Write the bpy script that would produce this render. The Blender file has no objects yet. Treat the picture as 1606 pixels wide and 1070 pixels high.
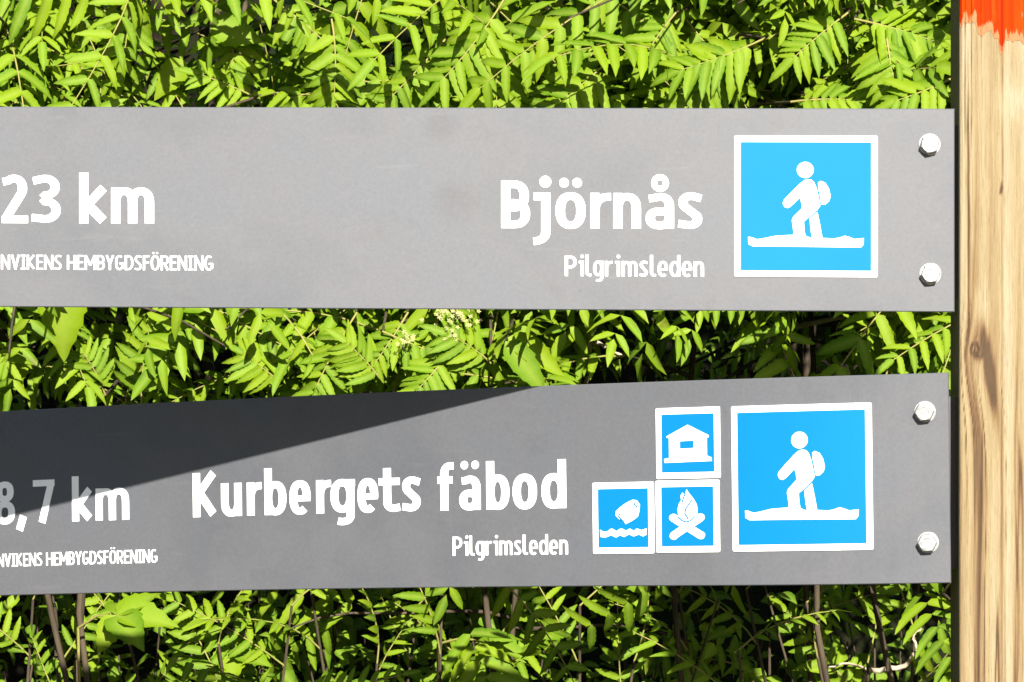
import bpy, bmesh, math, random
import numpy as np
from mathutils import Vector, Matrix, noise
from mathutils.geometry import delaunay_2d_cdt
random.seed(7); np.random.seed(7)
scene = bpy.context.scene
C = scene.collection
# ------------------------------------------------------------------ camera
FPX, DIST, EYE = 5570.0, 2.47, 1.5
cd = bpy.data.cameras.new('camera'); cam = bpy.data.objects.new('camera', cd); C.objects.link(cam)
cam.location = (0, -DIST, EYE); cam.rotation_euler = (math.radians(90), 0, 0)
cd.sensor_width = 36; cd.lens = 36 * FPX / 1606; cd.clip_start = .05; cd.clip_end = 2000
scene.camera = cam
# ------------------------------------------------------------------ light
SUN_EL, SUN_AZ = math.radians(27.6), math.radians(10)      # sun behind the camera, a little to the right
sv = Vector((math.sin(SUN_AZ) * math.cos(SUN_EL), -math.cos(SUN_AZ) * math.cos(SUN_EL), math.sin(SUN_EL)))
w = bpy.data.worlds.new('World'); scene.world = w; w.use_nodes = True
nt = w.node_tree; nt.nodes.clear()
wo = nt.nodes.new('ShaderNodeOutputWorld'); bg = nt.nodes.new('ShaderNodeBackground'); sky = nt.nodes.new('ShaderNodeTexSky')
sky.sky_type = 'NISHITA'; sky.sun_disc = False; sky.sun_elevation = SUN_EL; sky.sun_rotation = math.pi - SUN_AZ
bg.inputs['Strength'].default_value = .05
nt.links.new(sky.outputs[0], bg.inputs[0]); nt.links.new(bg.outputs[0], wo.inputs[0])
sl = bpy.data.lights.new('sun', 'SUN'); sl.energy = 5; sl.angle = math.radians(.53); sl.color = (1, .955, .88)
so = bpy.data.objects.new('sun', sl); C.objects.link(so); so.rotation_euler = sv.to_track_quat('Z', 'Y').to_euler(); so.location = (1, -4, 6)
scene.view_settings.view_transform = 'Standard'; scene.view_settings.look = 'None'
scene.view_settings.gamma = 1; scene.view_settings.use_curve_mapping = False
scene.view_settings.exposure = 1.75
scene.cycles.max_bounces = 8; scene.cycles.transparent_max_bounces = 4
# ------------------------------------------------------------------ helpers
def tag(o, label=None, cat=None, group=None, kind=None):
    for k, v in (('label', label), ('category', cat), ('group', group), ('kind', kind)):
        if v: o[k] = v
    return o
def empty(name, loc, label, cat, group=None):
    o = bpy.data.objects.new(name, None); C.objects.link(o); o.location = loc; o.empty_display_size = .05
    return tag(o, label, cat, group)
def link(name, me, mat, parent=None, keep_world=True):
    o = bpy.data.objects.new(name, me); C.objects.link(o)
    if mat and not me.materials:
        for m in (mat if isinstance(mat, (list, tuple)) else [mat]): me.materials.append(m)
    if parent:
        o.parent = parent
        if keep_world: o.matrix_parent_inverse = Matrix.Translation(-wloc(parent))
    return o
def wloc(o):
    v = Vector(o.location)
    return v if not o.parent else v       # parents are unrotated empties at known places
def mesh(name, verts, faces, smooth=False):
    me = bpy.data.meshes.new(name); me.from_pydata([tuple(v) for v in verts], [], [tuple(f) for f in faces]); me.update()
    if smooth: me.polygons.foreach_set('use_smooth', [True] * len(me.polygons))
    return me
def fast_mesh(name, V, Fq, attr=None):
    """V (n,3), Fq (m,k) numpy arrays"""
    me = bpy.data.meshes.new(name); m, k = Fq.shape
    me.vertices.add(len(V)); me.vertices.foreach_set('co', V.astype(np.float32).ravel())
    me.loops.add(m * k); me.loops.foreach_set('vertex_index', Fq.astype(np.int32).ravel())
    me.polygons.add(m); me.polygons.foreach_set('loop_start', (np.arange(m) * k).astype(np.int32))
    me.polygons.foreach_set('loop_total', np.full(m, k, np.int32))
    me.update(calc_edges=True); me.validate()
    me.polygons.foreach_set('use_smooth', [True] * len(me.polygons))
    if attr is not None:
        for nm, a in attr.items():
            at = me.attributes.new(nm, 'FLOAT', 'POINT'); at.data.foreach_set('value', a.astype(np.float32))
    return me
# ------------------------------------------------------------------ materials
class N:
    def __init__(s, name):
        s.m = bpy.data.materials.new(name); s.m.use_nodes = True; s.t = s.m.node_tree
        s.b = s.t.nodes['Principled BSDF']; s.out = s.t.nodes['Material Output']
    def n(s, typ, ins=None, **kw):
        x = s.t.nodes.new('ShaderNode' + typ)
        for k, v in kw.items(): setattr(x, k, v)
        for k, v in (ins or {}).items():
            if isinstance(v, bpy.types.NodeSocket): s.t.links.new(v, x.inputs[k])
            else: x.inputs[k].default_value = v
        return x
    def ramp(s, fac, stops):
        r = s.n('ValToRGB', {'Fac': fac}); e = r.color_ramp.elements
        while len(e) < len(stops): e.new(.5)
        for i, (p, c) in enumerate(stops): e[i].position = p; e[i].color = (*c, 1)
        return r.outputs[0]
    def mix(s, fac, a, b, mode='MIX'):
        x = s.n('Mix', data_type='RGBA', blend_type=mode)
        for i, v in ((0, fac), (6, a), (7, b)):
            if isinstance(v, bpy.types.NodeSocket): s.t.links.new(v, x.inputs[i])
            else: x.inputs[i].default_value = v if i == 0 else (*v, 1)
        return x.outputs[2]
    def set(s, **kw):
        for k, v in kw.items():
            k = {'base': 'Base Color', 'rough': 'Roughness', 'metal': 'Metallic', 'spec': 'Specular IOR Level', 'normal': 'Normal'}.get(k, k)
            if isinstance(v, bpy.types.NodeSocket): s.t.links.new(v, s.b.inputs[k])
            else: s.b.inputs[k].default_value = (*v, 1) if isinstance(v, tuple) else v
        return s
    def bump(s, h, strength, dist):
        return s.n('Bump', {'Height': h, 'Strength': strength, 'Distance': dist}).outputs[0]
def plate_material():
    k = N('anthracite_plate'); tc = k.n('TexCoord').outputs['Object']
    n1 = k.n('TexNoise', {'Vector': tc, 'Scale': 9., 'Detail': 5., 'Roughness': .6})
    n2 = k.n('TexNoise', {'Vector': tc, 'Scale': 420., 'Detail': 4., 'Roughness': .7})
    n3 = k.n('TexNoise', {'Vector': tc, 'Scale': 26., 'Detail': 6., 'Roughness': .7})
    c = k.ramp(n1.outputs[0], [(.3, (.063, .067, .075)), (.5, (.076, .077, .083)), (.72, (.070, .076, .087))])
    g = k.ramp(n2.outputs[0], [(.3, (.90, .90, .90)), (.7, (1.08, 1.08, 1.08))])
    c = k.mix(.9, c, g, 'MULTIPLY')
    st = k.ramp(n3.outputs[0], [(.0, (1, 1, 1)), (.60, (1, 1, 1)), (.72, (.88, .85, .85))])
    c = k.mix(.8, c, st, 'MULTIPLY')
    for (x, y, z), rad, amt in (((-.0505, .02, 1.6522), .016, .25), ((-.0405, .02, 1.5975), .020, .25), ((.048, .017, 1.535), .0022, .9), ((-.325, .04, 1.66), .0018, .7), ((-.20, .16, 1.40), .03, .2)):
        d = k.n('VectorMath', {0: tc, 1: (x, y, z)}, operation='DISTANCE').outputs['Value']
        f = k.n('MapRange', {0: d, 1: rad, 2: rad * .3, 3: 0., 4: amt}).outputs[0]
        f = k.n('Math', {0: f, 1: k.ramp(n3.outputs[0], [(.35, (.25,) * 3), (.6, (1,) * 3)])}, operation='MULTIPLY').outputs[0]
        c = k.mix(f, c, (.028, .020, .020))
    sp = k.n('TexVoronoi', {'Vector': tc, 'Scale': 120.}).outputs['Distance']
    sc = k.n('TexNoise', {'Vector': k.n('Mapping', {'Vector': tc, 'Rotation': (0, .6, 0), 'Scale': (1, 1, 9)}).outputs[0], 'Scale': 16., 'Detail': 5.}).outputs[0]
    c = k.mix(k.ramp(sp, [(.0, (.6,) * 3), (.07, (0, 0, 0))]), c, (.10, .10, .10))
    c = k.mix(k.ramp(sc, [(.66, (0, 0, 0)), (.73, (.15,) * 3)]), c, (.12, .12, .12))
    r = k.n('MapRange', {0: n1.outputs[0], 1: .3, 2: .7, 3: .46, 4: .51}).outputs[0]
    k.set(base=c, rough=r, spec=.36, normal=k.bump(n2.outputs[0], .12, .0003))
    return k.m
def simple(name, col, rough=.5, spec=.5, metal=0, var=.08, scale=60, bump=0):
    k = N(name); tc = k.n('TexCoord').outputs['Object']
    n = k.n('TexNoise', {'Vector': tc, 'Scale': scale, 'Detail': 4., 'Roughness': .6}).outputs[0]
    lo = tuple(c * (1 - var) for c in col); hi = tuple(min(1, c * (1 + var)) for c in col)
    k.set(base=k.ramp(n, [(.3, lo), (.7, hi)]), rough=rough, spec=spec, metal=metal)
    if bump: k.set(normal=k.bump(n, .5, bump))
    return k.m
def leaf_material(name, a, b, c, trans=.32, rough=.5):
    """a,b,c: dark, middle, light leaf colours, chosen per leaf at random and along the blade"""
    k = N(name)
    at = k.n('Attribute', attribute_name='tone').outputs['Fac']
    oi = k.n('ObjectInfo').outputs['Random']
    tc = k.n('TexCoord').outputs['Object']
    ns = k.n('TexNoise', {'Vector': tc, 'Scale': 45., 'Detail': 3., 'Roughness': .6}).outputs[0]
    s1 = k.n('Math', {0: at, 1: oi}, operation='ADD').outputs[0]
    s1 = k.n('Math', {0: s1}, operation='FRACT').outputs[0]
    s2 = k.n('Math', {0: s1, 1: .75, 2: ns}, operation='MULTIPLY_ADD').outputs[0]
    col = k.ramp(s2, [(.32, a), (.72, b), (1.12, c)])
    col = k.ramp(k.n('MapRange', {0: s2, 1: .3, 2: 1.15, 3: 0., 4: 1.}).outputs[0], [(0, a), (.45, b), (1, c)])
    vein = k.n('Attribute', attribute_name='vein').outputs['Fac']
    col = k.mix(k.n('Math', {0: vein, 1: .6}, operation='MULTIPLY').outputs[0], col, (.20, .27, .035))
    bs = k.n('TexNoise', {'Vector': tc, 'Scale': 21., 'Detail': 5., 'Roughness': .7}).outputs[0]
    col = k.mix(k.ramp(bs, [(.66, (0, 0, 0)), (.72, (.6,) * 3)]), col, (.11, .085, .02))
    k.set(base=col, rough=rough, spec=.09, normal=k.bump(k.n('TexNoise', {'Vector': tc, 'Scale': 160., 'Detail': 2.}).outputs[0], .25, .0008))
    tr = k.n('BsdfTranslucent', {'Color': k.mix(.5, col, (.16, .30, .004))})
    mx = k.n('MixShader', {0: trans}); k.t.links.new(k.b.outputs[0], mx.inputs[1]); k.t.links.new(tr.outputs[0], mx.inputs[2])
    k.t.links.new(mx.outputs[0], k.out.inputs[0])
    return k.m
def bark_material(name, lo, hi, sc=40):
    k = N(name); tc = k.n('TexCoord').outputs['Object']
    mp = k.n('Mapping', {'Vector': tc, 'Scale': (1, 1, .3)}).outputs[0]
    n = k.n('TexNoise', {'Vector': mp, 'Scale': float(sc), 'Detail': 6., 'Roughness': .65}).outputs[0]
    k.set(base=k.ramp(n, [(.3, lo), (.7, hi)]), rough=.85, spec=.2, normal=k.bump(n, .6, .003)); return k.m
M = {}
M['plate'] = plate_material()
M['white'] = simple('white_film', (.80, .81, .80), .38, .5, var=.02)
M['blue'] = simple('blue_film', (.0006, .112, .28), .6, .12, var=.03, scale=12)
M['bolt'] = simple('galvanised_bolt', (.30, .30, .29), .42, .5, metal=.5, var=.3, scale=260, bump=.0006)
M['steel'] = simple('dark_bracket', (.05, .05, .05), .5, .5, metal=.4)
M['leaf'] = leaf_material('rowan_leaf', (.020, .062, .0035), (.074, .155, .0018), (.135, .205, .0015))
M['leaf_back'] = leaf_material('rowan_leaf_behind', (.022, .06, .006), (.045, .11, .005), (.09, .165, .004), .3)
M['leaf_broad'] = leaf_material('broad_leaf', (.05, .12, .008), (.10, .185, .004), (.16, .23, .004), .35)
M['leaf_under'] = leaf_material('undergrowth_leaf', (.024, .065, .006), (.055, .125, .004), (.10, .175, .004), .3)
M['stalk'] = bark_material('leaf_stalk', (.12, .15, .02), (.22, .17, .06), 60)
M['twig'] = bark_material('rowan_twig', (.022, .016, .010), (.075, .055, .034))
M['dry'] = bark_material('dry_twig', (.22, .17, .12), (.42, .34, .25))
M['flower'] = simple('cream_flower', (.26, .26, .10), .7, .1, var=.25, scale=200)
# ------------------------------------------------------------------ ground
def ground_h(x, y):
    b = min(1, max(0, (y - .80) / 1.6)); b = b * b * (3 - 2 * b)
    return 2.3 * b + .05 * noise.noise(Vector((x * .9, y * .9, 0))) * (1 + 2 * b) + .5 * noise.noise(Vector((x * .05, y * .05, 3))) * b
def ground_mesh():
    xs = sorted(set([round(-4 + .08 * i, 3) for i in range(101)] + [s * v for s in (-1, 1) for v in (5, 7, 10, 15, 25, 40, 80, 160, 400)]))
    ys = sorted(set([round(-1 + .07 * i, 3) for i in range(75)] + [-400, -160, -80, -40, -20, -10, -6, -4, -3, -2, 4.6, 6, 8, 12, 20, 40, 80, 160, 400]))
    V = [(x, y, ground_h(x, y)) for y in ys for x in xs]; n = len(xs)
    Fs = [(j * n + i, j * n + i + 1, (j + 1) * n + i + 1, (j + 1) * n + i) for j in range(len(ys) - 1) for i in range(n - 1)]
    return mesh('ground', V, Fs, True)
gk = N('forest_soil'); tc = gk.n('TexCoord').outputs['Object']
a_ = gk.n('TexNoise', {'Vector': tc, 'Scale': 35., 'Detail': 8., 'Roughness': .7}).outputs[0]
b_ = gk.n('TexNoise', {'Vector': tc, 'Scale': 3., 'Detail': 4.}).outputs[0]
v_ = gk.n('TexVoronoi', {'Vector': tc, 'Scale': 70., 'Randomness': 1.}).outputs['Color']
c_ = gk.ramp(a_, [(.3, (.006, .0045, .003)), (.55, (.018, .012, .008)), (.75, (.07, .052, .032))])
c_ = gk.mix(gk.ramp(b_, [(.45, (0, 0, 0)), (.6, (1, 1, 1))]), c_, (.012, .018, .005))
gk.set(base=c_, rough=.95, spec=.1, normal=gk.bump(a_, 1., .03))
tag(link('ground', ground_mesh(), gk.m), kind='structure')
# ------------------------------------------------------------------ wooden post
PX0, PX1, PR = .3098, .4100, .3398             # left edge, right edge, ridge between the two facets
PY = -.012
def post_base(u):                              # u = distance along the front, left to right; returns x, y
    x = PX0 + u
    y = PY + (0 if x < PR else (x - PR) * .19)
    e = min(u, 1)
    if u < .0022: y += .0022 - math.sqrt(max(0, .0022 ** 2 - (.0022 - u) ** 2))
    return x, y
KNOTS = [((1530 - 803) / FPX * 2.455 , EYE - (546 - 535) / FPX * 2.455, .0095, .022, 1), (.372, 1.32, .009, .025, .9), (.365, 1.93, .01, .025, 1)]
def grain(x, z):
    """relief (m) and tone (0 dark .. 1 light) of the weathered timber"""
    u = x + .0035 * noise.noise(Vector((x * 25, z * 4.5, 1.3))) + .0012 * noise.noise(Vector((x * 90, z * 14, 4.)))
    kn = 0; ring = 0
    for kx, kz, a, b, s in KNOTS:
        dx, dz = x - kx, z - kz
        r2 = (dx / a) ** 2 + (dz / b) ** 2
        e = math.exp(-r2)
        u += -(dx) * .75 * e + .006 * math.exp(-((dx - .004) / (a * 1.3)) ** 2 - ((dz + b * .8) / (b * 1.3)) ** 2)
        r = math.sqrt((dx / (a * .45)) ** 2 + (dz / (b * .28)) ** 2)
        if r < 1.15: kn = max(kn, s * min(1, (1.15 - r) * 3)); ring = r
    v = Vector((u * 130, z * 2.6, 0)); w_ = Vector((u * 420, z * 5, 7))
    n1 = noise.noise(v); n2 = noise.noise(w_); n3 = noise.noise(Vector((u * 70, z * 1.3, 11)))
    n4 = noise.noise(Vector((u * 1500, z * 18, 3)))
    lines = 1 - abs(noise.noise(Vector((u * 150, z * 1.6, 21))))          # sharp ridges = cracks
    crack = max(0, (lines - .93) / .07) * max(0, min(1, .3 + 1.6 * noise.noise(Vector((u * 40, z * 6, 2)))))
    t = .62 + .42 * n1 + .14 * n2 + .34 * n3 + .07 * n4 - .75 * crack
    d = .00030 * n1 + .00016 * n2 + .0003 * n3 - .0007 * crack
    # brown resinous streak below and right of the first knot
    kx, kz = KNOTS[0][0], KNOTS[0][1]
    sx, sz = x - kx - .0075 - .12 * (kz - z), (z - kz)
    t -= .80 * math.exp(-(sx / .0034) ** 2) * math.exp(-((sz + .012) / .026) ** 2)
    t -= .9 * math.exp(-((math.hypot(x - kx - .0012, (z - kz) * .8) - .0058) / .0011) ** 2) * (x > kx - .001) * (z < kz + .004)
    t += .30 * math.exp(-((x - kx - .004) / .006) ** 2) * math.exp(-((z - kz - .028) / .016) ** 2)
    if kn: t = t * (1 - kn) + kn * (.10 + .34 * math.sin(ring * 8 + .8 * math.sin(3 * math.atan2(z - KNOTS[0][1], x - KNOTS[0][0])))); d += kn * .0006 * math.cos(ring * 9)
    # long drying crack near the left edge
    cx = PX0 + .0048 + .0014 * math.sin(z * 9) + .0008 * noise.noise(Vector((0, z * 30, 5)))
    g = math.exp(-((x - cx) / .00075) ** 2) * max(0, min(1, (1.715 - z) * 14)) * max(0, min(1, (z - 1.49) * 12))
    t -= .95 * g; d -= .0012 * g
    cx = PX0 + .0145 + .0016 * math.sin(z * 13 + 1)
    g = math.exp(-((x - cx) / .0007) ** 2) * max(0, min(1, (1.46 - z) * 14)); t -= .5 * g; d -= .0006 * g
    g = math.exp(-((x - PR + .0006) / .0008) ** 2); t -= .28 * g; d -= .0004 * g
    px_ = 803 + FPX * x / 2.458
    t += .10 * math.exp(-((px_ - 1519) / 14) ** 2) - .20 * math.exp(-((px_ - 1556) / 13) ** 2) * min(1, max(0, (1.60 - z) * 8 + .3)) + .20 * math.exp(-((px_ - 1580) / 7) ** 2) - .30 * math.exp(-((px_ - 1595 - 3 * math.sin(z * 30)) / 2.5) ** 2) * min(1, max(0, (1.55 - z) * 10))
    t += .35 * math.exp(-((px_ - 1588) / 20) ** 2 - ((z - 1.665) / .012) ** 2)
    t = .62 + (t - .62) * 1.35 + .16 * noise.noise(Vector((u * 900, z * 9, 33)))
    # a small dark nick
    zz = (z - 1.605) / .0035; t -= 2.5 * math.exp(-((x - .3388 + .0012 * zz * zz * (zz < 0)) / .0008) ** 2 - zz ** 4)
    return d, max(0, min(1, t))
def post_mesh():
    us = [0, .0003, .0008, .0014] + [.0022 + .00075 * i for i in range(int((PX1 - PX0 - .0022) / .00075))]
    zs = [0, .3, .7, 1.0] + [1.15 + .003 * i for i in range(231)] 
    V, T = [], []
    for z in zs:
        for u in us:
            x, y = post_base(u)
            if u == 0: y_ = y; d, t = 0, .5
            else: d, t = grain(x, z)
            V.append((x, y - d, z)); T.append(t)
    nf = len(us); Fs = []
    for j in range(len(zs) - 1):
        for i in range(nf - 1):
            a = j * nf + i; Fs.append((a, a + 1, a + nf + 1, a + nf))
    # the other three sides: plain sawn faces
    xr, yr = post_base(us[-1]); back = [(xr + .004, yr + .004), (xr + .006, .083), (PX0 + .007, .085), (PX0 + .0055, .083)]
    k0 = len(V)
    for z in zs:
        for (x, y) in back: V.append((x, y, z)); T.append(.35)
    for j in range(len(zs) - 1):
        ring0 = [j * nf + nf - 1] + [k0 + j * 4 + i for i in range(4)] + [j * nf]
        ring1 = [(j + 1) * nf + nf - 1] + [k0 + (j + 1) * 4 + i for i in range(4)] + [(j + 1) * nf]
        for i in range(5): Fs.append((ring0[i], ring0[i + 1], ring1[i + 1], ring1[i]))
    J = len(zs) - 1
    Fs.append([J * nf + i for i in range(nf)] + [k0 + J * 4 + i for i in range(4)])
    me = mesh('post', V, Fs, False)
    at = me.attributes.new('grain', 'FLOAT', 'POINT'); at.data.foreach_set('value', T)
    return me
wk = N('weathered_pine'); tc = wk.n('TexCoord').outputs['Object']
ga = wk.n('Attribute', attribute_name='grain').outputs['Fac']
mp = wk.n('Mapping', {'Vector': tc, 'Scale': (1, 1, .035)}).outputs[0]
fn = wk.n('TexNoise', {'Vector': mp, 'Scale': 1150., 'Detail': 5., 'Roughness': .75}).outputs[0]
bl = wk.n('TexNoise', {'Vector': tc, 'Scale': 22., 'Detail': 4.}).outputs[0]
cw = wk.ramp(ga, [(.0, (.030, .013, .005)), (.16, (.088, .046, .019)), (.34, (.155, .103, .048)), (.56, (.200, .155, .082)), (1, (.245, .210, .138))])
cw = wk.mix(1., cw, wk.ramp(fn, [(.3, (.62, .56, .46)), (.46, (.94, .93, .90)), (.7, (1.14, 1.13, 1.10))]), 'MULTIPLY')
cw = wk.mix(wk.n('Math', {0: bl, 1: .35}, operation='MULTIPLY').outputs[0], cw, (.16, .115, .062))
wk.set(base=cw, rough=.8, spec=.25, normal=wk.bump(fn, .8, .0012))
post = empty('wooden_post', ((PX0 + PX1) / 2, .04, 0), 'square weathered pine post with an orange painted top beside the sign ends', 'post')
link('timber', post_mesh(), wk.m, post)
# orange paint: a thin coat with a ragged lower edge
def paint_edge(x):
    p = 803 + FPX * x / 2.458
    e = np.interp(p, [1500, 1508, 1512, 1530, 1533, 1540, 1552, 1560, 1566, 1568, 1574, 1577, 1590, 1600, 1606, 1640, 1670],
                     [44, 44, 36, 36, 52, 56, 48, 60, 62, 84, 86, 62, 66, 62, 70, 60, 66])
    e += 3 * noise.noise(Vector((x * 900, 0, 0))) + 5 * noise.noise(Vector((x * 300, 4, 0)))
    return EYE - (e - 535) / FPX * 2.458
def paint_mesh():
    us = [0, .0003, .0008, .0014] + [.0022 + .0005 * i for i in range(int((PX1 - PX0 - .0022) / .0005))]
    V, Fs, T, Eg = [], [], [], []; nz = 60
    for u in us:
        x, y = post_base(u); e = paint_edge(x)
        for k in range(nz):
            f = k / (nz - 1); z = e + (1.8402 - e) * f ** 2.2
            d, t = grain(x, z) if u > 0 else (0, .5)
            V.append((x, y - d - (.00035 if k else .0001), z)); T.append(t); Eg.append(z - e)
    for i in range(len(us) - 1):
        for k in range(nz - 1): a = i * nz + k; Fs.append((a, a + nz, a + nz + 1, a + 1))
    me = mesh('orange_paint', V, Fs, False)
    at = me.attributes.new('grain', 'FLOAT', 'POINT'); at.data.foreach_set('value', T); at = me.attributes.new('edge', 'FLOAT', 'POINT'); at.data.foreach_set('value', Eg); return me
pk = N('orange_paint'); ga = pk.n('Attribute', attribute_name='grain').outputs['Fac']; tc = pk.n('TexCoord').outputs['Object']
mp = pk.n('Mapping', {'Vector': tc, 'Scale': (1, 1, .08)}).outputs[0]
pn = pk.n('TexNoise', {'Vector': mp, 'Scale': 260., 'Detail': 4.}).outputs[0]
cp = pk.ramp(ga, [(.1, (.14, .005, .0002)), (.5, (.22, .014, .0001)), (.9, (.25, .023, .0001))])
cp = pk.mix(pk.ramp(pn, [(.52, (0, 0, 0)), (.75, (.5, .5, .5))]), cp, (.26, .058, .003))
ed = pk.n('Attribute', attribute_name='edge').outputs['Fac']
pw = pk.n('TexNoise', {'Vector': pk.n('Mapping', {'Vector': tc, 'Scale': (1, 1, .3)}).outputs[0], 'Scale': 420., 'Detail': 4.}).outputs[0]
ef = pk.n('MapRange', {0: ed, 1: .0, 2: .012, 3: .30, 4: -.12}).outputs[0]
cp = pk.mix(pk.ramp(pk.n('Math', {0: ef, 1: pw}, operation='ADD').outputs[0], [(.56, (0, 0, 0)), (.68, (.85,) * 3)]), cp, (.21, .12, .055))
pk.set(base=cp, rough=.7, spec=.03)
tag(link('orange_paint', paint_mesh(), pk.m, post), 'orange painted top with a ragged lower edge')
# ------------------------------------------------------------------ sign surfaces: (s from the right edge leftwards, t up) -> world
def upper(s, t, o=0):
    yaw, n = math.radians(3.4), None
    return Vector((.3078 - s * math.cos(yaw) - o * math.sin(yaw), s * math.sin(yaw) - o * math.cos(yaw), EYE + (535 - 489.5) / FPX * DIST + s * .0060 + t))
_path = [(.3035, 0.)]
_ang = []
while len(_path) < 1600:
    X, Y = _path[-1]; f = min(1, (.3035 - X) / .20); th = math.radians(12 + 16.5 * f * f * (3 - 2 * f))
    _ang.append(th); _path.append((X - .001 * math.cos(th), Y + .001 * math.sin(th)))
_ang.append(_ang[-1])
def lower(s, t, o=0):
    k = max(0, s * 1000); i = min(int(k), 1598); f = k - i
    X = _path[i][0] * (1 - f) + _path[i + 1][0] * f; Y = _path[i][1] * (1 - f) + _path[i + 1][1] * f
    if s < 0: X -= s * math.cos(_ang[0]); Y += s * math.sin(_ang[0])
    th = _ang[i]
    return Vector((X + .012 * (.146 - t) - o * math.sin(th), Y - o * math.cos(th), 1.3317 - .030 * s - .016 * s * s + t))
def plate_mesh(surf, L, H, th=.003):
    n = 80; V, Fs = [], []
    b = .0006; prof = [(0, -th), (0, -b), (b, 0), (H - b, 0), (H, -b), (H, -th)]
    cols = [0, b] + [b + (L - 2 * b) * i / n for i in range(1, n + 1)] + [L]
    for ci, s in enumerate(cols):
        for (t, o) in prof:
            if ci in (0, len(cols) - 1): o = min(o, -b)
            V.append(surf(s, t, o))
    k = len(prof)
    for c in range(len(cols) - 1):
        for i in range(k):
            a, b2 = c * k + i, c * k + (i + 1) % k
            Fs.append((a, b2, b2 + k, a + k))
    Fs.append(list(range(k))[::-1]); Fs.append([(len(cols) - 1) * k + i for i in range(k)])
    return mesh('plate', V, Fs)
# ------------------------------------------------------------------ lettering drawn with strokes
def arc(cx, cy, rx, ry, a0, a1, n=14, e=2.0):
    out = []
    for i in range(n + 1):
        a = math.radians(a0 + (a1 - a0) * i / n); c, s = math.cos(a), math.sin(a)
        q = 2 / e
        out.append((cx + rx * math.copysign(abs(c) ** q, c), cy + ry * math.copysign(abs(s) ** q, s)))
    return out
def stroke(pts, wv, wh=None):
    """polygon round a polyline; wv = width of vertical strokes, wh = of horizontal ones"""
    wh = wh or wv; P = [Vector(p) for i, p in enumerate(pts) if i == 0 or (Vector(p) - Vector(pts[i - 1])).length > 1e-4]; Ls, Rs = [], []
    for i, p in enumerate(P):
        if i == 0: d = P[1] - P[0]
        elif i == len(P) - 1: d = P[-1] - P[-2]
        else:
            d1, d2 = (P[i] - P[i - 1]).normalized(), (P[i + 1] - P[i]).normalized(); d = d1 + d2
        d.normalize(); nrm = Vector((-d.y, d.x)); mit = 1
        if 0 < i < len(P) - 1: mit = 1 / max(.5, nrm.dot(Vector((-d1.y, d1.x))))
        hw = .5 * mit * math.sqrt((wv * nrm.x) ** 2 + (wh * nrm.y) ** 2)
        Ls.append(p + nrm * hw); Rs.append(p - nrm * hw)
    return [tuple(v) for v in Ls + Rs[::-1]]
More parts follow.
